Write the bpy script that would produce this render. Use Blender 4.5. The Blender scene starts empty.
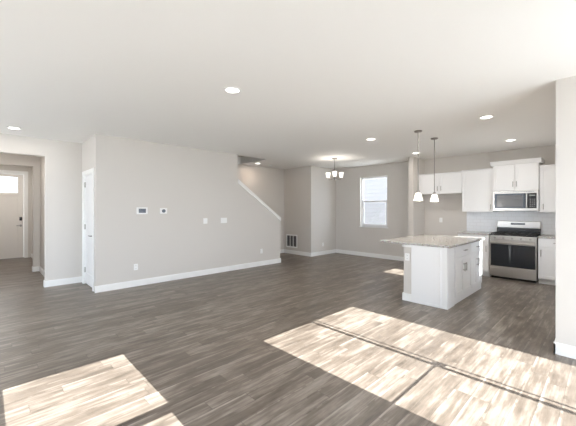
import bpy, bmesh, math, random
from mathutils import Vector, Matrix
random.seed(7)
S = bpy.context.scene
COL = S.collection
PI = math.pi
R = math.radians

# ---------------------------------------------------------------- camera
cam_d = bpy.data.cameras.new('camera'); cam = bpy.data.objects.new('camera', cam_d); COL.objects.link(cam)
cam.location = (0, 0, 1.455); cam.rotation_euler = (R(90), 0, R(45.93))
cam_d.sensor_width = 36; cam_d.lens = 19.49; cam_d.shift_y = -0.0080; cam_d.clip_start = 0.03
S.camera = cam

# ---------------------------------------------------------------- world, sun, exposure
W = bpy.data.worlds.new('daylight'); S.world = W; W.use_nodes = True
bg = W.node_tree.nodes['Background']
# clear sky, brighter in the half where the sun stands
_n = W.node_tree.nodes; _l = W.node_tree.links
_tc = _n.new('ShaderNodeTexCoord'); _dp = _n.new('ShaderNodeVectorMath'); _dp.operation = 'DOT_PRODUCT'
_dp.inputs[1].default_value = (0.858, 0, 0.514); _l.new(_tc.outputs['Generated'], _dp.inputs[0])
_mr = _n.new('ShaderNodeMapRange'); _mr.inputs['From Min'].default_value = -0.2; _mr.inputs['From Max'].default_value = 1.0
_mr.inputs['To Min'].default_value = 5.0; _mr.inputs['To Max'].default_value = 9.0; _l.new(_dp.outputs['Value'], _mr.inputs['Value'])
_l.new(_mr.outputs[0], bg.inputs['Strength']); bg.inputs['Color'].default_value = (0.86, 0.94, 1.08, 1)
sl = bpy.data.lights.new('sun', 'SUN'); sun = bpy.data.objects.new('sun', sl); COL.objects.link(sun)
sl.energy = 31.0; sl.angle = R(0.1); sl.color = (1.0, 0.98, 0.965)
TAN = 0.60
sun.rotation_euler = Vector((1, 0, TAN)).to_track_quat('Z', 'Y').to_euler(); sun.location = (8, 3, 6)
S.view_settings.view_transform = 'Standard'; S.view_settings.look = 'None'
S.view_settings.gamma = 1; S.view_settings.use_curve_mapping = False
S.view_settings.exposure = 0.20
S.cycles.max_bounces = 14; S.cycles.diffuse_bounces = 9; S.cycles.sample_clamp_indirect = 6
CAN_POWER = 11.0
def portal(name, loc, rot, sx, sy):
    l = bpy.data.lights.new(name, 'AREA'); l.shape = 'RECTANGLE'; l.size = sx; l.size_y = sy
    l.cycles.is_portal = True
    o = bpy.data.objects.new(name, l); o.location = loc; o.rotation_euler = rot; COL.objects.link(o)
portal('rear_window_portal', (-4.85, -2.85, 1.35), (R(90), 0, R(0)), 4.2, 2.3)
portal('side_window_portal', (0.6, 0.55, 1.5), (R(90), 0, R(90)), 0.95, 1.8)
portal('corner_window_portal', (0.6, -1.4, 1.35), (R(90), 0, R(90)), 2.0, 2.3)
portal('patio_window_portal', (1.33, 3.04, 1.2), (R(90), 0, R(90)), 1.8, 2.4)

# ---------------------------------------------------------------- materials
MATS = {}
def mat(name, col, rough=0.5, metal=0.0, emit=None, es=0.0, spec=0.5, trans=0.0, coat=0.0):
    m = bpy.data.materials.new(name); m.use_nodes = True
    b = m.node_tree.nodes['Principled BSDF']
    b.inputs['Base Color'].default_value = (*col, 1); b.inputs['Roughness'].default_value = rough
    b.inputs['Metallic'].default_value = metal; b.inputs['Specular IOR Level'].default_value = spec
    b.inputs['Coat Weight'].default_value = coat
    if trans: b.inputs['Transmission Weight'].default_value = trans
    if emit: b.inputs['Emission Color'].default_value = (*emit, 1); b.inputs['Emission Strength'].default_value = es
    MATS[name] = m; return m
def nodes(m): return m.node_tree.nodes, m.node_tree.links, m.node_tree.nodes['Principled BSDF']
def bump(m, scale, strength, dist=0.002, stretch=(1, 1, 1), detail=3):
    N, L, b = nodes(m)
    tc = N.new('ShaderNodeTexCoord'); mp = N.new('ShaderNodeMapping'); mp.inputs['Scale'].default_value = stretch
    t = N.new('ShaderNodeTexNoise'); t.inputs['Scale'].default_value = scale; t.inputs['Detail'].default_value = detail
    bp = N.new('ShaderNodeBump'); bp.inputs['Strength'].default_value = strength; bp.inputs['Distance'].default_value = dist
    L.new(tc.outputs['Object'], mp.inputs['Vector']); L.new(mp.outputs['Vector'], t.inputs['Vector'])
    L.new(t.outputs['Fac'], bp.inputs['Height']); L.new(bp.outputs['Normal'], b.inputs['Normal'])
    return t, mp
M_wall = mat('greige_wall_paint', (0.645, 0.615, 0.58), 0.75, spec=0.25); bump(M_wall, 120, 0.25, 0.001)
M_ceil = mat('white_ceiling_paint', (0.88, 0.87, 0.85), 0.85, spec=0.2); bump(M_ceil, 90, 0.3, 0.0015)
M_trim = mat('white_trim_paint', (0.86, 0.86, 0.85), 0.4); bump(M_trim, 30, 0.05)
M_door = mat('white_door_paint', (0.80, 0.80, 0.80), 0.42); bump(M_door, 40, 0.08)
M_fdoor = mat('front_door_paint', (0.78, 0.75, 0.71), 0.45); bump(M_fdoor, 40, 0.08)
M_cab = mat('white_cabinet_lacquer', (0.83, 0.83, 0.835), 0.35); bump(M_cab, 25, 0.04)
M_plate = mat('white_plastic', (0.86, 0.86, 0.85), 0.35)
M_dark = mat('dark_recess', (0.03, 0.03, 0.03), 0.6)
M_screen = mat('grey_screen', (0.13, 0.15, 0.18), 0.25)
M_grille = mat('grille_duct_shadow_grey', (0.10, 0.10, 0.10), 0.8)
M_steel = mat('stainless_steel', (0.50, 0.48, 0.455), 0.30, 1.0); bump(M_steel, 40, 0.08, 0.001, (1, 40, 40))
M_nickel = mat('brushed_nickel', (0.34, 0.32, 0.30), 0.35, 1.0); bump(M_nickel, 80, 0.05)
M_black = mat('black_enamel', (0.015, 0.015, 0.015), 0.25, coat=0.3)
M_iron = mat('cast_iron', (0.02, 0.02, 0.02), 0.6); bump(M_iron, 120, 0.3)
M_bglass = mat('black_oven_glass', (0.012, 0.014, 0.018), 0.06)
M_mesh = mat('microwave_window_mesh', (0.10, 0.095, 0.09), 0.2)
M_vinyl = mat('white_vinyl', (0.85, 0.85, 0.85), 0.4)
M_shade = mat('frosted_glass_shade', (0.95, 0.93, 0.90), 0.5, emit=(1.0, 0.93, 0.82), es=1.1)
M_lens = mat('lit_lamp_lens', (1, 1, 1), 0.5, emit=(1.0, 0.95, 0.86), es=5.0)
M_carpet = mat('stair_carpet', (0.42, 0.39, 0.35), 0.95, spec=0.1); bump(M_carpet, 300, 0.6, 0.004)
M_ext = mat('exterior_stucco', (0.6, 0.58, 0.55), 0.9); bump(M_ext, 60, 0.3)
M_ground = mat('pale_bounce_ground', (0.50, 0.49, 0.47), 0.95); bump(M_ground, 8, 0.5, 0.05)  # unseen ground, made pale to bounce sunlight up onto the ceiling
M_roof = mat('roof_shingle', (0.35, 0.33, 0.32), 0.9); bump(M_roof, 20, 0.4, 0.01)

# thin window glass
M_glass = bpy.data.materials.new('window_glass'); M_glass.use_nodes = True
N = M_glass.node_tree.nodes; L = M_glass.node_tree.links; N.clear()
o_ = N.new('ShaderNodeOutputMaterial'); mx = N.new('ShaderNodeMixShader'); mx.inputs[0].default_value = 0.06
tr = N.new('ShaderNodeBsdfTransparent'); tr.inputs[0].default_value = (0.96, 0.98, 0.98, 1)
gl = N.new('ShaderNodeBsdfGlossy'); gl.inputs['Roughness'].default_value = 0.02
L.new(tr.outputs[0], mx.inputs[1]); L.new(gl.outputs[0], mx.inputs[2]); L.new(mx.outputs[0], o_.inputs[0])

# siding on neighbour
M_siding = mat('grey_lap_siding', (0.20, 0.19, 0.187), 0.7)
N, L, b = nodes(M_siding)
tc = N.new('ShaderNodeTexCoord'); sp = N.new('ShaderNodeSeparateXYZ'); L.new(tc.outputs['Object'], sp.inputs[0])
mu = N.new('ShaderNodeMath'); mu.operation = 'MULTIPLY'; mu.inputs[1].default_value = 1 / 0.18; L.new(sp.outputs['Z'], mu.inputs[0])
fr = N.new('ShaderNodeMath'); fr.operation = 'FRACT'; L.new(mu.outputs[0], fr.inputs[0])
bp = N.new('ShaderNodeBump'); bp.inputs['Distance'].default_value = 0.05; bp.inputs['Strength'].default_value = 0.8; bp.invert = True
L.new(fr.outputs[0], bp.inputs['Height']); L.new(bp.outputs['Normal'], b.inputs['Normal'])

# plank floor, boards run along Y
M_floor = mat('grey_brown_plank_floor', (0.2, 0.17, 0.14), 0.38)
N, L, b = nodes(M_floor)
def math_(op, a, bb=None, c=None):
    n = N.new('ShaderNodeMath'); n.operation = op
    for i, v in enumerate((a, bb, c)):
        if v is None: continue
        if isinstance(v, (int, float)): n.inputs[i].default_value = v
        else: L.new(v, n.inputs[i])
    return n.outputs[0]
tc = N.new('ShaderNodeTexCoord'); sp = N.new('ShaderNodeSeparateXYZ'); L.new(tc.outputs['Object'], sp.inputs[0])
PW, PL = 0.125, 1.22
u = math_('DIVIDE', sp.outputs['X'], PW); ui = math_('FLOOR', u); uf = math_('FRACT', u)
wn = N.new('ShaderNodeTexWhiteNoise'); wn.noise_dimensions = '1D'; L.new(ui, wn.inputs['W'])
v = math_('ADD', math_('DIVIDE', sp.outputs['Y'], PL), math_('MULTIPLY', wn.outputs['Value'], 7.3))
vi = math_('FLOOR', v); vf = math_('FRACT', v)
cb = N.new('ShaderNodeCombineXYZ'); L.new(ui, cb.inputs[0]); L.new(vi, cb.inputs[1])
wn2 = N.new('ShaderNodeTexWhiteNoise'); wn2.noise_dimensions = '2D'; L.new(cb.outputs[0], wn2.inputs['Vector'])
# grain
off = N.new('ShaderNodeVectorMath'); off.operation = 'SCALE'; off.inputs['Scale'].default_value = 13.0
L.new(wn2.outputs['Color'], off.inputs[0])
ad = N.new('ShaderNodeVectorMath'); ad.operation = 'ADD'; L.new(tc.outputs['Object'], ad.inputs[0]); L.new(off.outputs[0], ad.inputs[1])
def grain(sx, sy, sc, det):
    mp = N.new('ShaderNodeMapping'); mp.inputs['Scale'].default_value = (sx, sy, 1); L.new(ad.outputs[0], mp.inputs[0])
    t = N.new('ShaderNodeTexNoise'); t.inputs['Scale'].default_value = sc; t.inputs['Detail'].default_value = det
    t.inputs['Roughness'].default_value = 0.6; L.new(mp.outputs[0], t.inputs['Vector']); return t.outputs['Fac']
g1 = grain(26, 2.2, 1.0, 6); g2 = grain(110, 5, 1.0, 3); g3 = grain(9, 3.2, 1.0, 3)
tone = math_('ADD', math_('MULTIPLY', wn2.outputs['Value'], 0.15), math_('MULTIPLY', g1, 0.85))
tone = math_('ADD', tone, math_('MULTIPLY', g2, 0.18)); tone = math_('ADD', tone, math_('MULTIPLY', g3, 0.50))
tone = math_('SUBTRACT', tone, 0.345)
# sharpen the grain and lay pale streaks along the board edges
edge = math_('MULTIPLY', math_('LESS_THAN', uf, 0.13), math_('GREATER_THAN', g3, 0.47))
tone = math_('ADD', math_('MULTIPLY', math_('SUBTRACT', tone, 0.5), 0.92), 0.49)
tone = math_('ADD', tone, math_('MULTIPLY', edge, 0.10))
cr = N.new('ShaderNodeValToRGB'); L.new(tone, cr.inputs[0])
e = cr.color_ramp.elements
e[0].position = 0.22; e[0].color = (0.062, 0.048, 0.037, 1)
e[1].position = 0.80; e[1].color = (0.355, 0.31, 0.266, 1)
k = e.new(0.48); k.color = (0.148, 0.120, 0.096, 1)
dx = math_('MINIMUM', uf, math_('SUBTRACT', 1.0, uf)); dy = math_('MINIMUM', vf, math_('SUBTRACT', 1.0, vf))
gap = math_('MAXIMUM', math_('LESS_THAN', dx, 0.012), math_('LESS_THAN', dy, 0.0018))
mxc = N.new('ShaderNodeMixRGB'); L.new(math_('MULTIPLY', gap, 0.5), mxc.inputs[0]); L.new(cr.outputs[0], mxc.inputs[1])
mxc.inputs[2].default_value = (0.04, 0.032, 0.026, 1); L.new(mxc.outputs[0], b.inputs['Base Color'])
bp = N.new('ShaderNodeBump'); bp.inputs['Distance'].default_value = 0.002; bp.inputs['Strength'].default_value = 0.35
L.new(math_('SUBTRACT', g1, gap), bp.inputs['Height']); L.new(bp.outputs['Normal'], b.inputs['Normal'])
L.new(math_('ADD', math_('MULTIPLY', g1, 0.22), 0.25), b.inputs['Roughness'])

# granite worktop
M_gran = mat('speckled_granite', (0.6, 0.56, 0.5), 0.16)
N, L, b = nodes(M_gran)
tc = N.new('ShaderNodeTexCoord')
t1 = N.new('ShaderNodeTexNoise'); t1.inputs['Scale'].default_value = 55; t1.inputs['Detail'].default_value = 6; L.new(tc.outputs['Object'], t1.inputs['Vector'])
t2 = N.new('ShaderNodeTexVoronoi'); t2.inputs['Scale'].default_value = 85; L.new(tc.outputs['Object'], t2.inputs['Vector'])
cr = N.new('ShaderNodeValToRGB'); L.new(t1.outputs['Fac'], cr.inputs[0]); e = cr.color_ramp.elements
e[0].position = 0.35; e[0].color = (0.20, 0.17, 0.15, 1); e[1].position = 0.62; e[1].color = (0.66, 0.65, 0.63, 1)
k = e.new(0.48); k.color = (0.47, 0.445, 0.41, 1)
mxg = N.new('ShaderNodeMixRGB'); mxg.blend_type = 'MULTIPLY'; mxg.inputs[0].default_value = 0.25
L.new(cr.outputs[0], mxg.inputs[1]); L.new(t2.outputs['Color'], mxg.inputs[2]); L.new(mxg.outputs[0], b.inputs['Base Color'])

# backsplash tile
M_tile = mat('pale_blue_grey_tile', (0.78, 0.79, 0.82), 0.2)
N, L, b = nodes(M_tile)
tc = N.new('ShaderNodeTexCoord'); mp = N.new('ShaderNodeMapping'); mp.inputs['Rotation'].default_value = (R(-90), 0, 0)
L.new(tc.outputs['Object'], mp.inputs[0]); br = N.new('ShaderNodeTexBrick'); L.new(mp.outputs[0], br.inputs['Vector'])
br.inputs['Scale'].default_value = 1; br.inputs['Brick Width'].default_value = 0.15; br.inputs['Row Height'].default_value = 0.075
br.inputs['Mortar Size'].default_value = 0.003; br.inputs['Color1'].default_value = (0.80, 0.81, 0.835, 1)
br.inputs['Color2'].default_value = (0.76, 0.775, 0.80, 1); br.inputs['Mortar'].default_value = (0.70, 0.70, 0.71, 1)
L.new(br.outputs['Color'], b.inputs['Base Color'])

# ---------------------------------------------------------------- mesh helpers
class MB:
    def __init__(s): s.bm = bmesh.new()
    def box(s, x0, x1, y0, y1, z0, z1):
        x0, x1 = sorted((x0, x1)); y0, y1 = sorted((y0, y1)); z0, z1 = sorted((z0, z1))
        v = [s.bm.verts.new(p) for p in ((x0,y0,z0),(x1,y0,z0),(x1,y1,z0),(x0,y1,z0),(x0,y0,z1),(x1,y0,z1),(x1,y1,z1),(x0,y1,z1))]
        for f in ((0,3,2,1),(4,5,6,7),(0,1,5,4),(1,2,6,5),(2,3,7,6),(3,0,4,7)): s.bm.faces.new([v[i] for i in f])
        return s
    def cyl(s, p0, p1, r0, r1=None, n=20):
        r1 = r0 if r1 is None else r1
        p0 = Vector(p0); p1 = Vector(p1); q = (p1 - p0).to_track_quat('Z', 'Y')
        a = [s.bm.verts.new(p0 + q @ Vector((math.cos(2*PI*i/n)*r0, math.sin(2*PI*i/n)*r0, 0))) for i in range(n)]
        c = [s.bm.verts.new(p1 + q @ Vector((math.cos(2*PI*i/n)*r1, math.sin(2*PI*i/n)*r1, 0))) for i in range(n)]
        s.bm.faces.new(a[::-1]); s.bm.faces.new(c)
        for i in range(n): s.bm.faces.new((a[i], a[(i+1)%n], c[(i+1)%n], c[i]))
        return s
    def lathe(s, prof, cx=0, cy=0, n=28, close=False):
        rings = [[s.bm.verts.new((cx + r*math.cos(2*PI*i/n), cy + r*math.sin(2*PI*i/n), z)) for i in range(n)] for r, z in prof]
        pr = list(zip(rings, rings[1:])) + ([(rings[-1], rings[0])] if close else [])
        for a, c in pr:
            for i in range(n): s.bm.faces.new((a[i], a[(i+1)%n], c[(i+1)%n], c[i]))
        if not close:
            s.bm.faces.new(rings[0][::-1]); s.bm.faces.new(rings[-1])
        return s
    def tube(s, pts, r, n=12):
        pts = [Vector(p) for p in pts]; prev = None
        for i, p in enumerate(pts):
            d = (pts[min(i+1, len(pts)-1)] - pts[max(i-1, 0)]).normalized(); q = d.to_track_quat('Z', 'Y')
            ring = [s.bm.verts.new(p + q @ Vector((math.cos(2*PI*k/n)*r, math.sin(2*PI*k/n)*r, 0))) for k in range(n)]
            if prev:
                for k in range(n): s.bm.faces.new((prev[k], prev[(k+1)%n], ring[(k+1)%n], ring[k]))
            else: s.bm.faces.new(ring[::-1])
            prev = ring
        s.bm.faces.new(prev); return s
    def prism(s, pts, axis, a, b):
        # pts polygon in the two other axes, extruded along axis from a to b
        def P(p, t):
            return {'x': (t, p[0], p[1]), 'y': (p[0], t, p[1]), 'z': (p[0], p[1], t)}[axis]
        A = [s.bm.verts.new(P(p, a)) for p in pts]; B = [s.bm.verts.new(P(p, b)) for p in pts]
        s.bm.faces.new(A); s.bm.faces.new(B[::-1])
        n = len(pts)
        for i in range(n): s.bm.faces.new((A[i], B[i], B[(i+1)%n], A[(i+1)%n]))
        return s
    def build(s, name, m, parent=None, bevel=0.0, smooth=False):
        bmesh.ops.recalc_face_normals(s.bm, faces=s.bm.faces)
        me = bpy.data.meshes.new(name)
        # origin at base centre of the thing's bounds
        vs = [v.co for v in s.bm.verts]
        c = Vector(((min(v.x for v in vs)+max(v.x for v in vs))/2, (min(v.y for v in vs)+max(v.y for v in vs))/2, min(v.z for v in vs)))
        if m not in (M_floor, M_wall, M_ceil, M_tile, M_gran, M_siding): s.bm.transform(Matrix.Translation(-c))
        else: c = Vector((0, 0, 0))
        s.bm.to_mesh(me); s.bm.free()
        if smooth:
            for p in me.polygons: p.use_smooth = True
            me.set_sharp_from_angle(angle=R(40))
        me.materials.append(m)
        o = bpy.data.objects.new(name, me); COL.objects.link(o); o.location = c
        if parent is not None:
            o.parent = parent
            w = parent
            off = Vector((0, 0, 0))
            while w is not None: off += w.location; w = w.parent
            o.location = c - off
        if bevel:
            bv = o.modifiers.new('bevel', 'BEVEL'); bv.width = bevel; bv.segments = 2; bv.limit_method = 'ANGLE'
        return o
def B(*a): return MB().box(*a)
def struct(o): o['kind'] = 'structure'; return o
def tag(o, label, cat, group=None):
    o['label'] = label; o['category'] = cat
    if group: o['group'] = group
    return o
def empty(name, loc):
    o = bpy.data.objects.new(name, None); o.location = loc; o.empty_display_size = 0.1; COL.objects.link(o); return o

def wall(name, axis, t0, t1, u0, u1, z0, z1, holes=(), m=None):
    """slab normal to axis between t0..t1, spanning u0..u1 (other axis); holes (ua, ub, za, zb)"""
    mb = MB(); us = sorted({u0, u1, *[h[0] for h in holes], *[h[1] for h in holes]})
    us = [x for x in us if u0 <= x <= u1]
    for a, b_ in zip(us, us[1:]):
        mid = (a+b_)/2
        zs = [z0]
        for h in sorted([h for h in holes if h[0] < mid < h[1]], key=lambda h: h[2]): zs += [h[2], h[3]]
        zs.append(z1)
        for q in range(0, len(zs), 2):
            if zs[q+1] - zs[q] > 1e-4:
                if axis == 'x': mb.box(t0, t1, a, b_, zs[q], zs[q+1])
                else: mb.box(a, b_, t0, t1, zs[q], zs[q+1])
    return struct(mb.build(name, m or M_wall))

# ================================================================ STRUCTURE
H = 2.74; XL, XE, Y0, YV, XV, YW = -6.168, -7.256, 1.358, 7.047, -6.281, 8.276
XSB = -7.46               # stairwell back wall
XN = -0.38                # kitchen side wall, inner face
struct(B(-12.5, 1.5, -3.1, 8.6, -0.15, 0).build('floor', M_floor))
# ceiling with stairwell hole x XSB..XL-.12, y 1.5..5.3
HX0, HX1, HY0, HY1 = XSB, XL-0.12, 1.478, 5.30
struct(MB().box(-12.5, HX0, -3.1, 8.6, H, H+0.2).box(HX1, 0.53, -3.1, 1.55, H, H+0.2).box(HX1, 1.26, 1.55, 4.25, H, H+0.2).box(HX1, XN+0.15, 4.25, 8.6, H, H+0.2)
       .box(HX0, HX1, -3.1, HY0, H, H+0.2).box(HX0, HX1, HY1, 8.6, H, H+0.2).build('ceiling', M_ceil))
# upper stairwell shaft
struct(MB().box(HX0-0.12, HX0, HY0-0.12, HY1+0.12, H+0.2, 5.2).box(HX1, HX1+0.12, HY0-0.12, HY1+0.12, H+0.2, 5.2)
       .box(HX0, HX1, HY0-0.12, HY0, H+0.2, 5.2).box(HX0, HX1, HY1, HY1+0.12, H+0.2, 5.2)
       .box(HX0-0.12, HX1+0.12, HY0-0.12, HY1+0.12, 5.2, 5.3).build('wall_stairwell_upper', M_wall))
# long wall with sloped open rail
YS, YE = 4.31, 5.68
struct(MB().prism([(Y0, 0), (YE, 0), (YE, 1.17), (YS, 2.11), (YS, H), (Y0, H)], 'x', XL-0.12, XL).build('wall_long', M_wall))
struct(MB().prism([(YS, 2.06), (YE+0.012, 1.112), (YE+0.012, 1.206), (YS, 2.154)], 'x', XL-0.145, XL+0.025).build('trim_1', M_trim, bevel=0.004))
# return wall with closet door
CD0, CD1, CDZ = -7.09, -6.35, 2.10
wall('wall_return', 'y', Y0, Y0+0.12, XE, XL-0.12, 0, H, [(CD0, CD1, 0, CDZ)])
# entry wall with cased opening
wall('wall_entry', 'x', XE-0.13, XE, -2.9, Y0+0.12, 0, H, [(-0.45, 0.785, 0, 2.42)])
wall('wall_closet_back', 'y', 2.3, 2.4, XSB, XL-0.12, 0, H-1.2)
# hall
wall('wall_hall_right', 'y', 0.90, 1.02, -9.2, XE-0.13, 0, H)
wall('wall_hall_left', 'y', -0.62, -0.5, -9.2, XE-0.13, 0, H)
wall('wall_hall_arch', 'x', -9.33, -9.2, -2.0, 1.5, 0, H, [(-0.45, 0.775, 0, 2.42)])
FD0, FD1, FDZ = -0.10, 0.815, 2.46
wall('wall_foyer_right', 'y', 0.98, 1.10, -12.0, -9.33, 0, H, [(-10.6, -9.85, 0, 2.08)])
wall('wall_foyer_left', 'y', -1.0, -0.88, -12.0, -9.33, 0, H)
wall('wall_front', 'x', -12.15, -12.0, -1.0, 1.1, 0, H, [(FD0, FD1, 0, FDZ)])
# stairwell back, vent wall, nook side, window wall
wall('wall_stair_back', 'x', XSB-0.12, XSB, Y0+0.12, YV, 0, H)
wall('wall_vent', 'y', YV, YV+0.12, XSB-0.12, XV-0.12, 0, H)
wall('wall_nook_side', 'x', XV-0.12, XV, YV, YW, 0, H)
WX0, WX1, WZ0, WZ1 = -5.35, -4.45, 0.905, 2.405
wall('wall_back', 'y', YW, YW+0.15, XV-0.12, XN+0.15, 0, H, [(WX0, WX1, WZ0, WZ1)])
wall('wall_fridge_side', 'y', 7.60, YW, -3.51, -3.39, 0, H)
# kitchen side wall with its window
KY0, KY1, KZ0, KZ1 = 6.33, 7.12, 1.00, 2.06
wall('wall_kitchen_side', 'x', XN, XN+0.15, 4.25, YW, 0, H, [(KY0, KY1, KZ0, KZ1)])
wall('wall_pier', 'y', 4.10, 4.25, XN, 1.26, 0, H)
# patio wall (window 3) and side wall (window 2), both to the right of the camera
P0, P1, PZ0, PZ1 = 2.185, 3.895, 0.02, 2.35
wall('wall_patio', 'x', 1.11, 1.26, 1.70, 4.25, 0, H, [(P0, P1, PZ0, PZ1)])
wall('wall_jog', 'y', 1.55, 1.70, 0.38, 1.26, 0, H)
S0, S1, SZ0, SZ1 = 0.065, 1.01, 0.60, 2.35
wall('wall_right', 'x', 0.38, 0.53, -2.9, 1.55, 0, H, [(-1.9, -0.35, 0.3, 2.4), (S0, S1, SZ0, SZ1)])  # first opening is unseen, added to brighten the left walls
RW = [(-6.9, -5.0), (-4.7, -2.8)]  # unseen rear windows, put in for soft skylight from behind the camera
wall('wall_rear', 'y', -2.9, -2.75, XE, 0.53, 0, H, [(a, b_, 0.3, 2.4) for a, b_ in RW])

# baseboards
def base(name, axis, t, sgn, u0, u1):
    mb = MB(); h = 0.115; d = 0.016*sgn
    if axis == 'x': mb.box(t, t+d, u0, u1, 0, h-0.012).box(t, t+d*0.6, u0, u1, h-0.012, h)
    else: mb.box(u0, u1, t, t+d, 0, h-0.012).box(u0, u1, t, t+d*0.6, h-0.012, h)
    return struct(mb.build(name, M_trim))
base('baseboard_long', 'x', XL, 1, Y0-0.016, YE+0.016)
base('baseboard_long_end', 'y', YE, 1, XL-0.12, XL)
base('baseboard_entry', 'x', XE, 1, 0.785, Y0)
base('baseboard_entry_jamb', 'y', 0.785, -1, XE-0.13, XE+0.016)
base('baseboard_hall', 'y', 0.90, -1, -9.2, XE-0.13)
base('baseboard_hall_arch', 'x', -9.2, 1, 0.775, 0.884)
base('baseboard_hall_jamb', 'y', 0.775, -1, -9.33, -9.184)
base('baseboard_foyer', 'y', 0.98, -1, -12.0, -10.68)
base('baseboard_stair_back', 'x', XSB, 1, 6.1, YV)
base('baseboard_vent', 'y', YV, -1, XSB, XV+0.016)
base('baseboard_nook', 'x', XV, 1, YV, YW)
base('baseboard_back', 'y', YW, -1, XV, -3.51)
base('baseboard_fridge_wall', 'x', -3.51, -1, 7.6, YW)
base('baseboard_fridge_end', 'y', 7.60, -1, -3.526, -3.374)
base('baseboard_pier', 'y', 4.10, -1, XN-0.016, 1.11)
base('baseboard_pier_end', 'x', XN, -1, 4.084, 7.6)

# stairs
mb = MB(); run, rise = 0.265, 0.18; ys = 5.62
for i in range(15):
    z = (i+1)*rise; y = ys - i*run
    if y - run < 2.42 and i > 11: pass
    mb.box(XSB, XL-0.12, y-run, y+0.02, max(0, z-0.19-0.2), z)
st = struct(mb.build('staircase', M_carpet, bevel=0.012))

# ---- windows
def sash_window(name, axis, t, u0, u1, z0, z1, rail_z, d=1, frame=0.045, rail=0.04, glass=True):
    """frame set at plane t (depth .07 towards outside d), rail at rail_z"""
    def bx(mb, a, b_, t0, t1, za, zb):
        if axis == 'x': mb.box(t0, t1, a, b_, za, zb)
        else: mb.box(a, b_, t0, t1, za, zb)
    root = empty(name, ((t, (u0+u1)/2, z0) if axis == 'x' else ((u0+u1)/2, t, z0))); struct(root)
    mb = MB(); T0, T1 = t, t+0.06*d
    bx(mb, u0, u0+frame, T0, T1, z0, z1); bx(mb, u1-frame, u1, T0, T1, z0, z1)
    bx(mb, u0+frame, u1-frame, T0, T1, z0, z0+frame); bx(mb, u0+frame, u1-frame, T0, T1, z1-frame, z1)
    mb.build('window_frame', M_vinyl, root, bevel=0.003)
    if rail_z is not None:
        mb = MB(); i0, i1 = u0+frame, u1-frame
        bx(mb, i0, i1, T0+0.012*d, T1-0.01*d, rail_z-rail/2, rail_z+rail/2)
        bx(mb, i0, i0+0.03, T0+0.012*d, T0+0.035*d, z0+frame, rail_z-rail/2); bx(mb, i1-0.03, i1, T0+0.012*d, T0+0.035*d, z0+frame, rail_z-rail/2)
        bx(mb, i0+0.03, i1-0.03, T0+0.012*d, T0+0.035*d, z0+frame, z0+frame+0.03)
        mb.build('window_sash', M_vinyl, root, bevel=0.002)
    mb = MB(); bx(mb, u0+frame, u1-frame, T0+0.036*d, T0+0.040*d, z0+frame, z1-frame); mb.build('pane', M_glass, root)
    return root
w1 = sash_window('window_1', 'y', YW+0.07, WX0, WX1, WZ0, WZ1, 1.665)
B(WX0-0.03, WX1+0.03, YW-0.025, YW+0.07, WZ0-0.022, WZ0).build('window_sill', M_trim, w1, bevel=0.004)
_sc = bpy.data.materials.new('insect_screen'); _sc.use_nodes = True; _N = _sc.node_tree.nodes; _L = _sc.node_tree.links; _N.clear()
_o = _N.new('ShaderNodeOutputMaterial'); _m = _N.new('ShaderNodeMixShader'); _m.inputs[0].default_value = 0.90
_d = _N.new('ShaderNodeBsdfDiffuse'); _d.inputs[0].default_value = (0.25, 0.25, 0.26, 1); _t = _N.new('ShaderNodeBsdfTransparent')
_L.new(_d.outputs[0], _m.inputs[1]); _L.new(_t.outputs[0], _m.inputs[2]); _L.new(_m.outputs[0], _o.inputs[0])
B(WX0+0.045, WX1-0.045, YW+0.124, YW+0.126, WZ0+0.045, 1.645).build('insect_screen', _sc, w1)
# window that throws the left patch
sash_window('window_2', 'x', 0.47, S0-0.0, S1+0.0, SZ0, SZ1+0.03, 1.645, rail=0.055, frame=0.03)
sash_window('window_6', 'x', 0.46, -1.9, -0.35, 0.3, 2.4, 1.35)  # added unseen window, lights the long and entry walls
# patio pair
root = struct(empty('window_3', (1.2, 3.04, 0.02)))
mb = MB(); T0, T1 = 1.19, 1.25
mb.box(T0, T1, P0-0.02, P0+0.0, PZ0, PZ1).box(T0, T1, P1, P1+0.02, PZ0, PZ1).box(T0, T1, P0, P1, PZ1-0.005, PZ1+0.03).box(T0, T1, P0, P1, PZ0, PZ0+0.03)
mb.build('window_frame', M_vinyl, root)
B(1.215, 1.235, 2.975, 3.022, PZ0+0.03, PZ1-0.005).build('meeting_stile', M_vinyl, root)
B(1.215, 1.235, 3.063, 3.085, PZ0+0.03, PZ1-0.005).build('meeting_stile', M_vinyl, root)
B(1.222, 1.228, P0, 2.975, 1.405, 1.420).build('rail', M_vinyl, root)
B(1.222, 1.228, 3.022, 3.063, 1.37, 1.44).build('latch', M_vinyl, root)
B(1.223, 1.227, P0, P1, PZ0+0.03, PZ1-0.005).build('pane', M_glass, root)
sash_window('window_4', 'x', XN+0.08, KY0, KY1, KZ0, KZ1, None, frame=0.03)
for i, (a, b_) in enumerate(RW): sash_window('window_%d' % (5+i), 'y', -2.80, a, b_, 0.3, 2.4, 1.35, d=-1)  # added rear windows, unseen, let in sky fill

# ---- doors
def panel_mesh(mb, axis, face, sgn, u0, u1, z0, z1, stile, rails):
    """shaker / panel face: slab with raised stiles+rails. rails: list of z boundaries [(za,zb)...] of the recessed panels"""
    def bx(a, b_, d0, d1, za, zb):
        if axis == 'x': mb.box(face+d0*sgn, face+d1*sgn, a, b_, za, zb)
        else: mb.box(a, b_, face+d0*sgn, face+d1*sgn, za, zb)
    bx(u0, u0+stile, 0, 0.010, z0, z1); bx(u1-stile, u1, 0, 0.010, z0, z1)
    zs = [z0] + [z for r in rails for z in r] + [z1]
    for q in range(0, len(zs), 2):
        if zs[q+1]-zs[q] > 1e-4: bx(u0+stile, u1-stile, 0, 0.010, zs[q], zs[q+1])
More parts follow.
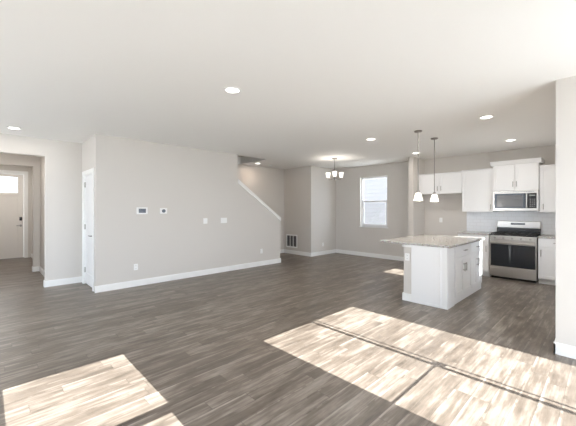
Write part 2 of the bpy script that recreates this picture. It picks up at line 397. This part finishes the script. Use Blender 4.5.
# closet door
d1 = struct(empty('door_1', ((CD0+CD1)/2, Y0+0.06, 0)))
mb = MB().box(CD0+0.022, CD1-0.022, Y0+0.035, Y0+0.065, 0.012, CDZ-0.022)
panel_mesh(mb, 'y', Y0+0.035, -1, CD0+0.022, CD1-0.022, 0.012, CDZ-0.022, 0.11, [(0.22, 0.80), (0.98, 1.93)])
for za, zb in ((0.26, 0.76), (1.02, 1.89)): mb.box(CD0+0.175, CD1-0.175, Y0+0.028, Y0+0.036, za, zb)
mb.build('door_slab', M_door, d1, bevel=0.003)
mb = MB().box(CD0, CD0+0.02, Y0-0.001, Y0+0.12, 0, CDZ).box(CD1-0.02, CD1, Y0-0.001, Y0+0.12, 0, CDZ).box(CD0+0.02, CD1-0.02, Y0-0.001, Y0+0.12, CDZ-0.02, CDZ)
mb.build('door_frame', M_trim, d1)
mb = MB().box(CD0-0.06, CD0+0.01, Y0-0.016, Y0, 0, CDZ+0.065).box(CD1-0.01, CD1+0.06, Y0-0.016, Y0, 0, CDZ+0.065).box(CD0+0.01, CD1-0.01, Y0-0.016, Y0, CDZ-0.01, CDZ+0.065)
mb.build('casing', M_trim, d1, bevel=0.003)
h_ = MB().cyl((CD1-0.09, Y0+0.025, 0.96), (CD1-0.09, Y0+0.015, 0.96), 0.03).cyl((CD1-0.09, Y0+0.02, 0.96), (CD1-0.09, Y0-0.03, 0.96), 0.011).tube([(CD1-0.09, Y0-0.03, 0.96), (CD1-0.13, Y0-0.034, 0.96), (CD1-0.20, Y0-0.03, 0.96)], 0.010).build('door_handle', M_nickel, d1, smooth=True)
for z in (0.22, 1.05, 1.86): MB().cyl((CD0+0.022, Y0+0.018, z), (CD0+0.022, Y0+0.018, z+0.1), 0.010).build('hinge', M_nickel, d1)
# foyer side door, seen at a grazing angle
d2 = struct(empty('door_2', (-10.2, 1.04, 0)))
mb = MB().box(-10.58, -9.87, 1.01, 1.05, 0.012, 2.06)
panel_mesh(mb, 'y', 1.01, -1, -10.58, -9.87, 0.012, 2.06, 0.11, [(0.22, 0.80), (0.98, 1.90)])
mb.build('door_slab', M_door, d2, bevel=0.003)
MB().box(-10.67, -10.59, 0.964, 0.98, 0, 2.14).box(-9.86, -9.78, 0.964, 0.98, 0, 2.14).box(-10.59, -9.86, 0.964, 0.98, 2.065, 2.14).build('casing', M_trim, d2)
for z in (0.25, 1.05, 1.85): MB().cyl((-9.89, 0.985, z), (-9.89, 0.985, z+0.1), 0.011).build('hinge', M_nickel, d2)
# front door
d3 = struct(empty('door_3', (-12.05, (FD0+FD1)/2, 0)))
u0, u1 = FD0+0.021, FD1-0.021; zt = FDZ-0.021
GL0, GL1, GZ0, GZ1 = 0.055, 0.66, 1.92, 2.36
mb = MB()
mb.box(-12.085, -12.045, u0, GL0, 0.015, zt).box(-12.085, -12.045, GL1, u1, 0.015, zt).box(-12.085, -12.045, GL0, GL1, 0.015, GZ0).box(-12.085, -12.045, GL0, GL1, GZ1, zt)
panel_mesh(mb, 'x', -12.045, 1, u0, u1, 0.015, zt, 0.13, [(0.25, 1.78), (GZ0, GZ1)])
mb.box(-12.045, -12.035, (u0+u1)/2-0.05, (u0+u1)/2+0.05, 0.25, 1.78)
mb.box(-12.045, -12.02, u0, u1, 1.82, 1.85)
mb.build('door_slab', M_fdoor, d3, bevel=0.003)
B(-12.068, -12.064, GL0, GL1, GZ0, GZ1).build('pane', M_glass, d3)
MB().box(-12.12, -12.0, FD0, u0-0.004, 0, FDZ).box(-12.12, -12.0, u1+0.004, FD1, 0, FDZ).box(-12.12, -12.0, u0, u1, zt+0.004, FDZ).build('door_frame', M_trim, d3)
MB().box(-12.0, -11.984, FD0-0.08, FD0+0.005, 0, FDZ+0.085).box(-12.0, -11.984, FD1-0.005, FD1+0.08, 0, FDZ+0.085).box(-12.0, -11.984, FD0+0.005, FD1-0.005, FDZ-0.005, FDZ+0.085).build('casing', M_trim, d3, bevel=0.003)
B(-12.14, -12.0, FD0, FD1, 0.0005, 0.014).build('threshold', M_nickel, d3)
MB().box(-12.035, -12.012, 0.70, 0.76, 1.10, 1.20).build('keypad_lock', M_black, d3, bevel=0.004)
MB().cyl((-12.035, 0.73, 0.95), (-12.02, 0.73, 0.95), 0.032).cyl((-12.02, 0.73, 0.95), (-11.985, 0.73, 0.95), 0.011).tube([(-11.985, 0.73, 0.95), (-11.98, 0.70, 0.95), (-11.985, 0.63, 0.95)], 0.010).build('door_handle', M_nickel, d3, smooth=True)

# exterior
struct(B(-40, 40, -40, 40, -0.45, -0.16).build('floor_outside', M_ground))
nb = tag(empty('neighbor_house', (-6.0, 13.0, -0.16)), 'pale sided neighbouring house seen through the dining nook window', 'building')
MB().prism([(-11, -0.16), (-1.0, -0.16), (-1.0, 3.2), (-6, 5.6), (-11, 3.2)], 'y', 13.0, 19.0).build('wall', M_siding, nb)
MB().prism([(-11.5, 3.05), (-6, 5.72), (-0.5, 3.05), (-0.5, 3.25), (-6, 5.92), (-11.5, 3.25)], 'y', 12.6, 19.4).build('roof', M_roof, nb)
B(-5.5, -4.2, 12.97, 13.0, 0.6, 1.9).build('panel', M_vinyl, nb)

# ================================================================ KITCHEN
def pull(mb_axis, x, y, z, length, vertical, parent, out):
    """bar pull; out = outward unit vector (x,y)"""
    ox, oy = out[0]*0.028, out[1]*0.028
    if vertical: a, b_ = (x, y, z-length/2), (x, y, z+length/2)
    elif out[0] == 0: a, b_ = (x-length/2, y, z), (x+length/2, y, z)
    else: a, b_ = (x, y-length/2, z), (x, y+length/2, z)
    mb = MB(); A = Vector(a) + Vector((ox, oy, 0)); Bv = Vector(b_) + Vector((ox, oy, 0)); d = (Bv-A)
    mb.cyl(A, Bv, 0.006, n=12)
    for t in (0.14, 0.86):
        p = A + d*t; mb.cyl(p, p - Vector((ox, oy, 0)), 0.0045, n=10)
    return mb.build('handle', M_nickel, parent, smooth=True)
def shaker(name, axis, face, sgn, u0, u1, z0, z1, parent, stile=0.058, flat=False):
    """front of a door or drawer standing proud of 'face' along axis by sgn"""
    mb = MB()
    if axis == 'x': mb.box(face, face+0.011*sgn, u0, u1, z0, z1)
    else: mb.box(u0, u1, face, face+0.011*sgn, z0, z1)
    if flat:
        panel_mesh(mb, axis, face+0.011*sgn, sgn, u0, u1, z0, z1, (u1-u0)/2, [])
    else: panel_mesh(mb, axis, face+0.011*sgn, sgn, u0, u1, z0, z1, stile, [(z0+stile, z1-stile)])
    return mb.build(name, M_cab, parent, bevel=0.0015)
G = 0.002

# --- wall cabinets, front plane y = 7.95
FY = 7.95
def wall_cab(label, x0, x1, z0, z1, doors, crown=None, fy=FY, group='wall cabinets in the kitchen'):
    t = tag(empty('wall_cabinet', ((x0+x1)/2, YW, z0)), label, 'cabinet', group)
    B(x0, x1, fy, YW-0.001, z0, z1).build('body', M_cab, t, bevel=0.001)
    for a, b_, hx, hz in doors:
        dd = shaker('door', 'y', fy, -1, a+G, b_-G, z0+G, z1-G, t)
        if hx is not None: pull('y', hx, fy-0.021, hz, 0.11, True, dd, (0, -1))
    if crown:
        zc, ov = crown
        mb = MB(); mb.prism([(fy-0.021, z1), (fy-0.03, z1+0.015), (fy-0.021-ov*0.55, z1+(zc-z1)*0.6), (fy-0.021-ov, zc-0.012), (fy-0.021-ov, zc), (YW-0.001, zc), (YW-0.001, z1)], 'x', x0-ov*0.8, x1+ov*0.8)
        mb.build('crown_molding', M_cab, t, bevel=0.002)
    return t
wall_cab('short white two-door cabinet above the empty fridge bay', -3.388, -2.39, 1.81, 2.29, [(-3.388, -2.89, -2.93, 1.94), (-2.89, -2.39, -2.85, 1.94)], (2.315, 0.012))
wall_cab('tall white single-door wall cabinet left of the microwave', -2.388, -1.768, 1.38, 2.31, [(-2.388, -1.768, -1.81, 1.49)], (2.335, 0.012))
wall_cab('raised white cabinet with crown molding above the microwave', -1.765, -0.985, 1.83, 2.37, [(-1.765, -1.375, -1.405, 1.96), (-1.375, -0.985, -1.345, 1.96)], (2.46, 0.055), fy=7.90)
wall_cab('white wall cabinet right of the microwave beside the wall corner', -0.982, XN-0.002, 1.38, 2.29, [(-0.982, XN-0.002, -0.92, 1.49)], (2.315, 0.012))

# --- base cabinets along the back, front plane y = 7.66
BY = 7.66
def base_cab(label, x0, x1, units, drawer=True, hx=None):
    t = tag(empty('base_cabinet', ((x0+x1)/2, YW, 0)), label, 'cabinet', 'base cabinets beside the range')
    mb = MB().box(x0, x1, BY, YW-0.001, 0.10, 0.884).box(x0, x1, BY+0.06, YW-0.001, 0.0, 0.10); mb.build('body', M_cab, t)
    dr = shaker('drawer', 'y', BY, -1, x0+G, x1-G, 0.72, 0.88, t, flat=True); pull('y', (x0+x1)/2, BY-0.021, 0.80, 0.13, False, dr, (0, -1))
    do = shaker('door', 'y', BY, -1, x0+G, x1-G, 0.11, 0.715, t); pull('y', hx, BY-0.021, 0.60, 0.13, True, do, (0, -1))
    return t
base_cab('white base cabinet left of the range near the fridge bay', -2.388, -1.785, 1, hx=-1.83)
base_cab('white base cabinet right of the range beside the wall corner', -0.965, XN-0.002, 1, hx=-0.92)
tag(MB().box(-2.40, -1.775, BY-0.045, YW-0.014, 0.885, 0.92).build('worktop', M_gran, bevel=0.004), 'short stone worktop left of the range, ending at fridge bay', 'worktop')
tag(MB().box(-0.965, XN-0.002, BY-0.045, YW-0.014, 0.885, 0.92).build('worktop', M_gran, bevel=0.004), 'short stone worktop right of the range', 'worktop')
tag(MB().box(-2.388, XN-0.002, YW-0.012, YW-0.001, 0.887, 1.379).box(-1.765, -0.985, YW-0.012, YW-0.001, 1.379, 1.42).build('backsplash', M_tile), 'pale tiled backsplash on the wall behind the range', 'backsplash')

# --- microwave
MX0, MX1, MZ0, MZ1, MY = -1.762, -0.988, 1.405, 1.828, 7.87
t = tag(empty('microwave', ((MX0+MX1)/2, YW, MZ0)), 'stainless over-the-range microwave mounted under the raised cabinet', 'microwave')
B(MX0, MX1, MY+0.03, YW-0.014, MZ0, MZ1).build('body', M_steel, t, bevel=0.003)
mb = MB().box(MX0, MX0+0.03, MY, MY+0.03, MZ0, MZ1).box(MX1-0.03, MX1, MY, MY+0.03, MZ0, MZ1).box(MX0+0.03, MX1-0.03, MY, MY+0.03, MZ0, MZ0+0.055).box(MX0+0.03, MX1-0.03, MY, MY+0.03, MZ1-0.065, MZ1)
mb.build('front_frame', M_steel, t, bevel=0.003)
dr = B(MX0+0.03, -1.17, MY+0.004, MY+0.03, MZ0+0.055, MZ1-0.065).build('door', M_bglass, t, bevel=0.002)
B(MX0+0.075, -1.235, MY+0.002, MY+0.0041, MZ0+0.085, MZ1-0.095).build('window', M_mesh, dr)
MB().cyl((-1.175, MY-0.03, MZ0+0.065), (-1.175, MY-0.03, MZ1-0.07), 0.014).cyl((-1.175, MY-0.03, MZ0+0.09), (-1.175, MY+0.004, MZ0+0.09), 0.008).cyl((-1.175, MY-0.03, MZ1-0.095), (-1.175, MY+0.004, MZ1-0.095), 0.008).build('handle', M_steel, dr, smooth=True)
cp = B(-1.168, MX1-0.03, MY+0.004, MY+0.03, MZ0+0.055, MZ1-0.065).build('control_panel', M_black, t, bevel=0.002)
B(-1.13, -1.04, MY+0.002, MY+0.0041, MZ1-0.125, MZ1-0.095).build('display', mat('clock_display', (0.3, 0.33, 0.33), 0.3), cp)
mb = MB()
for r in range(5):
    for c in range(3): mb.box(-1.128+c*0.032, -1.106+c*0.032, MY+0.0015, MY+0.0041, MZ0+0.08+r*0.036, MZ0+0.10+r*0.036)
mb.build('keypad', mat('keypad_grey', (0.16, 0.16, 0.16), 0.4), cp)
mb = MB()
for i in range(24): mb.box(MX0+0.06+i*0.027, MX0+0.08+i*0.027, MY-0.001, MY+0.001, MZ1-0.035, MZ1-0.028)
mb.build('vent_slots', M_dark, t)

# --- range
RX0, RX1, RY = -1.768, -0.982, 7.61
t = tag(empty('range', ((RX0+RX1)/2, YW, 0)), 'freestanding stainless gas range with black oven window and backguard', 'stove')
B(RX0, RX1, RY+0.045, YW-0.016, 0.05, 0.895).build('body', M_steel, t, bevel=0.003)
MB().box(RX0+0.02, RX1-0.02, RY+0.07, YW-0.03, 0.0, 0.05).build('kick_plate', M_black, t)
B(RX0, RX1, RY+0.01, RY+0.045, 0.80, 0.895).build('control_panel', M_steel, t, bevel=0.006)
for i in range(5):
    x = RX0+0.10+i*0.147
    MB().cyl((x, RY+0.012, 0.848), (x, RY-0.006, 0.848), 0.021, 0.020).cyl((x, RY-0.006, 0.848), (x, RY-0.022, 0.848), 0.016, 0.014).build('knob', M_nickel, t, smooth=True)
od = MB().box(RX0, RX0+0.025, RY, RY+0.04, 0.235, 0.79).box(RX1-0.02, RX1, RY, RY+0.04, 0.235, 0.79).box(RX0+0.03, RX1-0.03, RY, RY+0.04, 0.235, 0.265).box(RX0+0.025, RX1-0.02, RY, RY+0.04, 0.72, 0.79).build('oven_door', M_steel, t, bevel=0.003)
B(RX0+0.025, RX1-0.02, RY+0.001, RY+0.03, 0.265, 0.72).build('oven_window', M_bglass, od)
MB().cyl((RX0+0.04, RY-0.045, 0.755), (RX1-0.04, RY-0.045, 0.755), 0.016).cyl((RX0+0.07, RY-0.045, 0.755), (RX0+0.07, RY, 0.755), 0.009).cyl((RX1-0.07, RY-0.045, 0.755), (RX1-0.07, RY, 0.755), 0.009).build('handle', M_steel, od, smooth=True)
B(RX0, RX1, RY+0.005, RY+0.045, 0.055, 0.225).build('drawer', M_steel, t, bevel=0.003)
B(RX0, RX1, RY+0.01, YW-0.10, 0.895, 0.912).build('cooktop', M_black, t, bevel=0.003)
for gx in (RX0+0.02, RX0+0.02+0.25, RX0+0.02+0.50):
    mb = MB(); y0, y1 = RY+0.05, YW-0.13; x1 = gx+0.245
    for a in (gx, x1-0.012, gx+0.117): mb.box(a, a+0.012, y0, y1, 0.925, 0.945)
    for yy in (y0, y1-0.012, (y0+y1)/2-0.006, y0+0.14, y1-0.152): mb.box(gx, x1, yy, yy+0.012, 0.925, 0.945)
    for a in (gx, x1-0.012):
        for yy in (y0, y1-0.012): mb.box(a, a+0.012, yy, yy+0.012, 0.912, 0.925)
    mb.build('grate', M_iron, t)
for bx_ in (RX0+0.145, RX1-0.145):
    for by in (RY+0.15, YW-0.24): MB().cyl((bx_, by, 0.912), (bx_, by, 0.922), 0.045, 0.042).build('burner', M_iron, t)
MB().cyl(((RX0+RX1)/2, RY+0.27, 0.912), ((RX0+RX1)/2, RY+0.27, 0.921), 0.05, 0.046).build('burner', M_iron, t)
bgd = B(RX0+0.01, RX1-0.01, YW-0.09, YW-0.016, 1.03, 1.185).build('backguard', M_steel, t, bevel=0.012)
B(RX0+0.01, RX1-0.01, YW-0.095, YW-0.016, 0.905, 1.03).build('backguard_vent', M_black, t, bevel=0.003)
B(-1.50, -1.25, YW-0.093, YW-0.089, 1.10, 1.145).build('display', M_bglass, bgd)

# --- island
IX0, IXP, IX1, IY0, IY1 = -2.285, -2.155, -1.62, 4.775, 6.48
struct(B(IX0, IXP, IY0-0.0, IY1, 0, 0.868).build('wall_island', M_wall))
struct(MB().box(IX0-0.016, IXP, IY0-0.016, IY0, 0, 0.115).box(IX0-0.016, IX0, IY0, IY1, 0, 0.115).build('baseboard_island', M_trim))
struct(MB().box(IX0-0.02, IXP, IY0-0.02, IY1, 0.845, 0.884).build('trim_2', M_trim, bevel=0.004))
t = tag(empty('end_panel', ((IXP+IX1)/2, IY0, 0)), 'flat white panel closing the near end of the kitchen island', 'panel')
B(IXP, IX1-0.004, IY0-0.018, IY0+0.001, 0, 0.884).build('panel', M_cab, t, bevel=0.002)
MB().box(IXP, IX1-0.004, IY0-0.024, IY0-0.018, 0, 0.035).build('shoe_molding', M_cab, t, bevel=0.002)
MB().box(-1.735, -1.71, IY0-0.030, IY0-0.018, 0.035, 0.884).box(-1.665, -1.624, IY0-0.030, IY0-0.018, 0.035, 0.884).build('corner_stile', M_cab, t, bevel=0.002)
def island_cab(label, y0, y1, fronts):
    t = tag(empty('base_cabinet', ((IXP+IX1)/2, (y0+y1)/2, 0)), label, 'cabinet', 'base cabinets in the island')
    MB().box(IXP+0.001, IX1-0.021, y0, y1, 0.10, 0.884).box(IXP+0.001, IX1-0.014, y0, y1, 0, 0.10).build('body', M_cab, t)
    if y0 < 5.1: B(IXP+0.001, IX1-0.035, 5.046, 5.0615, 0.0, 0.884).build('reveal_shade', M_dark, t)  # dark strip painted in for the shade of the gap beside the filler
    for kind, a, b_, za, zb, hy, hz, vert in fronts:
        d = shaker(kind, 'x', IX1-0.021, 1, a+G, b_-G, za, zb, t, flat=(zb-za < 0.2))
        pull('x', IX1, hy, hz, 0.13, vert, d, (1, 0))
    return t
MB_f = tag(B(IXP+0.001, IX1-0.002, IY0+0.002, 5.045, 0.0, 0.884).build('filler_panel', M_cab, bevel=0.001), 'narrow white filler panel at the island corner facing the aisle', 'panel')
island_cab('white island cabinet with one drawer over paired doors, nearest camera', 5.062, 5.88,
           [('drawer', 5.07, 5.875, 0.70, 0.872, 5.50, 0.79, False), ('door', 5.07, 5.473, 0.11, 0.695, 5.43, 0.53, True), ('door', 5.473, 5.875, 0.11, 0.695, 5.515, 0.53, True)])
island_cab('white island cabinet at the far end, nearest the range', 5.882, 6.478,
           [('drawer', 5.885, 6.475, 0.70, 0.872, 6.18, 0.79, False), ('door', 5.885, 6.18, 0.11, 0.695, 6.14, 0.53, True), ('door', 6.18, 6.475, 0.11, 0.695, 6.22, 0.53, True)])
tag(MB().box(-2.68, -1.585, 4.74, 6.515, 0.886, 0.921).build('island_worktop', M_gran, bevel=0.005), 'speckled beige stone worktop overhanging the white kitchen island', 'worktop')

# ================================================================ FIXTURES
def outlet(name, axis, t, sgn, u, z, label, cat, w=0.072, h=0.116, kind='outlet', group=None):
    root = tag(empty(name, (t, u, z) if axis == 'x' else (u, t, z)), label, cat, group)
    def bx(mb, a, b_, d0, d1, za, zb):
        if axis == 'x': mb.box(t+d0*sgn, t+d1*sgn, a, b_, za, zb)
        else: mb.box(a, b_, t+d0*sgn, t+d1*sgn, za, zb)
        return mb
    bx(MB(), u-w/2, u+w/2, 0.0003, 0.006, z-h/2, z+h/2).build('cover_plate', M_plate, root, bevel=0.002)
    if kind == 'outlet':
        for dz in (-0.027, 0.027):
            s_ = bx(MB(), u-0.017, u+0.017, 0.006, 0.0085, z+dz-0.014, z+dz+0.014).build('socket', M_plate, root, bevel=0.003)
            mb = MB(); bx(mb, u-0.009, u-0.006, 0.0083, 0.0088, z+dz-0.005, z+dz+0.006); bx(mb, u+0.006, u+0.009, 0.0083, 0.0088, z+dz-0.005, z+dz+0.006)
            mb.build('slot', M_dark, s_)
    else:
        n = kind
        for i in range(n):
            c = u + (i-(n-1)/2)*0.046
            bx(MB(), c-0.017, c+0.017, 0.006, 0.010, z-0.033, z+0.033).build('rocker', M_plate, root, bevel=0.002)
    return root
outlet('wall_outlet', 'x', XL, 1, 2.01, 0.36, 'white outlet low on the long wall below the security panel', 'outlet')
outlet('wall_outlet', 'x', XL, 1, 5.03, 0.37, 'white outlet low on the long wall near its stair end', 'outlet')
outlet('wall_outlet', 'x', XV, 1, 7.61, 0.32, 'white outlet low on the dining nook side wall', 'outlet')
outlet('wall_outlet', 'y', YW, -1, -2.98, 1.16, 'white outlet on the wall of the empty fridge bay', 'outlet')
outlet('wall_outlet', 'y', IY0, -1, -2.225, 0.69, 'white outlet on the grey end of the island', 'outlet')
outlet('light_switch', 'x', XL, 1, 3.45, 1.18, 'narrower white light switch on the long wall', 'switch', w=0.10, h=0.12, kind=1)
outlet('light_switch', 'x', XL, 1, 3.92, 1.18, 'wider double white light switch nearest the stair rail', 'switch', w=0.165, h=0.12, kind=3)
t = tag(empty('security_panel', (XL, 2.12, 1.35)), 'white rectangular alarm panel with grey screen on the long wall', 'panel')
B(XL+0.0003, XL+0.022, 2.02, 2.22, 1.345, 1.475).build('case', M_plate, t, bevel=0.006)
B(XL+0.021, XL+0.023, 2.055, 2.185, 1.37, 1.45).build('screen', M_screen, t)
t = tag(empty('thermostat', (XL, 2.53, 1.35)), 'small white thermostat with dark dial on the long wall', 'thermostat')
B(XL+0.0003, XL+0.012, 2.455, 2.60, 1.35, 1.46).build('back_plate', M_plate, t, bevel=0.004)
MB().cyl((XL+0.012, 2.528, 1.405), (XL+0.026, 2.528, 1.405), 0.034, n=32).build('dial', M_screen, t, smooth=True)
# return air grille
t = tag(empty('return_air_grille', (-7.1, YV, 0.2)), 'white return air grille with dark openings on the vent wall', 'vent')
gx0, gx1, gz0, gz1 = -7.35, -6.85, 0.20, 0.62
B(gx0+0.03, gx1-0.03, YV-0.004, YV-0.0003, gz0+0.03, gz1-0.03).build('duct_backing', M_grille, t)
mb = MB().box(gx0, gx1, YV-0.014, YV-0.0003, gz0, gz0+0.04).box(gx0, gx1, YV-0.014, YV-0.0003, gz1-0.04, gz1).box(gx0, gx0+0.04, YV-0.014, YV-0.0003, gz0+0.04, gz1-0.04).box(gx1-0.04, gx1, YV-0.014, YV-0.0003, gz0+0.04, gz1-0.04)
for k in (1, 2): x = gx0+0.04+k*0.42/3; mb.box(x-0.013, x+0.013, YV-0.014, YV-0.004, gz0+0.04, gz1-0.04)
mb.build('frame', M_plate, t, bevel=0.002)
mb = MB()
for i in range(14): z = gz0+0.055+i*0.0235; mb.prism([(YV-0.012, z), (YV-0.011, z+0.0015), (YV-0.004, z-0.008), (YV-0.005, z-0.0095)], 'x', gx0+0.04, gx1-0.04)
mb.build('louvers', mat('louver_grey', (0.16, 0.16, 0.165), 0.6), t)

# recessed lights
def can(x, y, label, power=None, color=(1.0, 0.93, 0.85)):
    t = tag(empty('recessed_light', (x, y, H)), label, 'ceiling light', 'recessed ceiling lights')
    MB().lathe([(0.070, H-0.0005), (0.095, H-0.0005), (0.095, H-0.006), (0.085, H-0.009), (0.070, H-0.006)], x, y, 36, close=True).build('trim_ring', M_plate, t, smooth=True)
    MB().cyl((x, y, H-0.0005), (x, y, H-0.005), 0.070, n=36).build('lens', M_lens, t)
    l = bpy.data.lights.new('recessed_bulb', 'AREA'); l.shape = 'DISK'; l.size = 0.13; l.energy = power or CAN_POWER; l.color = color
    o = bpy.data.objects.new('recessed_bulb', l); COL.objects.link(o); o.location = (0, 0, -0.012); o.parent = t
    return t
can(-2.85, 1.92, 'round recessed light in the middle of the living room ceiling')
can(-6.63, 0.32, 'round recessed light in front of the entry opening', power=4)
can(-1.21, 5.05, 'recessed light in the ceiling on the aisle side of the island')
can(-3.08, 5.12, 'recessed light in the ceiling left of the two pendant lamps')
can(-1.30, 7.09, 'recessed light in the ceiling above the front of the range', power=4)
can(-3.13, 7.16, 'recessed light behind the pendants near the fridge bay', power=4)
can(-6.98, 5.56, 'recessed light in the small ceiling over the foot of the stairs', color=(1.0, 0.78, 0.6), power=4)
can(-8.3, 0.2, 'added unseen fill light in the hall ceiling behind the entry opening', power=8)  # unseen lamp added to lighten the hall
can(-10.8, 0.2, 'added unseen fill light in the foyer ceiling in front of the front door', power=16)  # unseen lamp added to lighten the front door
for x, y, lb in ((-7.0, 6.05, 'small round smoke detector on the ceiling at the stair foot'),):
    t = tag(empty('smoke_detector', (x, y, H)), lb, 'smoke detector')
    MB().lathe([(0.062, H-0.0005), (0.062, H-0.018), (0.05, H-0.034), (0.03, H-0.038)], x, y, 32).build('housing', M_plate, t, smooth=True)
    MB().cyl((x, y, H-0.038), (x, y, H-0.041), 0.014).build('test_button', M_plate, t, smooth=True)

# pendants
def pendant(x, y, label):
    t = tag(empty('pendant_lamp', (x, y, H)), label, 'pendant lamp', 'pendant lamps over the island')
    MB().lathe([(0.062, H-0.0005), (0.062, H-0.015), (0.05, H-0.024), (0.012, H-0.027)], x, y, 28).build('canopy', M_nickel, t, smooth=True)
    MB().cyl((x, y, H-0.026), (x, y, 1.74), 0.0075, n=12).build('rod', M_nickel, t, smooth=True)
    MB().lathe([(0.012, 1.755), (0.026, 1.745), (0.028, 1.705), (0.022, 1.70)], x, y, 24).build('socket', M_nickel, t, smooth=True)
    MB().lathe([(0.030, 1.712), (0.044, 1.705), (0.074, 1.583), (0.070, 1.583), (0.040, 1.700), (0.030, 1.706)], x, y, 36, close=True).build('lamp_shade', M_shade, t, smooth=True)
    MB().lathe([(0.008, 1.70), (0.022, 1.67), (0.026, 1.645), (0.02, 1.62), (0.006, 1.61)], x, y, 20).build('bulb', M_lens, t, smooth=True)
    l = bpy.data.lights.new('pendant_bulb', 'POINT'); l.energy = 6; l.color = (1, 0.93, 0.84); l.shadow_soft_size = 0.03
    o = bpy.data.objects.new('pendant_bulb', l); COL.objects.link(o); o.location = (0, 0, 1.565-H); o.parent = t
pendant(-2.215, 5.15, 'pendant lamp over the near end of the island, left one')
pendant(-2.235, 5.89, 'pendant lamp over the far end of the island, right one')

# chandelier
cx, cy = -4.885, 6.385
t = tag(empty('chandelier', (cx, cy, H)), 'small nickel chandelier with three frosted shades in the dining nook', 'chandelier')
MB().lathe([(0.07, H-0.0005), (0.07, H-0.012), (0.055, H-0.03), (0.012, H-0.036)], cx, cy, 28).build('canopy', M_nickel, t, smooth=True)
MB().cyl((cx, cy, H-0.035), (cx, cy, 2.42), 0.008).build('rod', M_nickel, t, smooth=True)
MB().lathe([(0.010, 2.45), (0.026, 2.43), (0.030, 2.38), (0.016, 2.33), (0.022, 2.26), (0.028, 2.23), (0.012, 2.19), (0.004, 2.175)], cx, cy, 24).build('hub', M_nickel, t, smooth=True)
toward = math.atan2(-cy, -cx)
for k in range(3):
    a = toward + k*2*PI/3
    ca, sa = math.cos(a), math.sin(a)
    def P(r, z): return (cx+ca*r, cy+sa*r, z)
    arm = MB().tube([P(0.015, 2.24), P(0.07, 2.205), P(0.13, 2.19), P(0.175, 2.205), P(0.19, 2.235)], 0.0065).build('arm', M_nickel, t, smooth=True)
    MB().lathe([(0.022, 2.23), (0.026, 2.245), (0.02, 2.262)], cx+ca*0.19, cy+sa*0.19, 20).build('socket', M_nickel, arm, smooth=True)
    MB().lathe([(0.032, 2.245), (0.040, 2.25), (0.062, 2.375), (0.058, 2.375), (0.036, 2.255), (0.02, 2.255)], cx+ca*0.19, cy+sa*0.19, 28, close=True).build('lamp_shade', M_shade, t, smooth=True)
    MB().lathe([(0.006, 2.262), (0.018, 2.285), (0.022, 2.31), (0.014, 2.335), (0.004, 2.34)], cx+ca*0.19, cy+sa*0.19, 16).build('bulb', M_lens, t, smooth=True)
    l = bpy.data.lights.new('chandelier_bulb', 'POINT'); l.energy = 2.2; l.color = (1, 0.93, 0.84); l.shadow_soft_size = 0.03
    o = bpy.data.objects.new('chandelier_bulb', l); COL.objects.link(o); o.location = (ca*0.19, sa*0.19, 2.365-H); o.parent = t
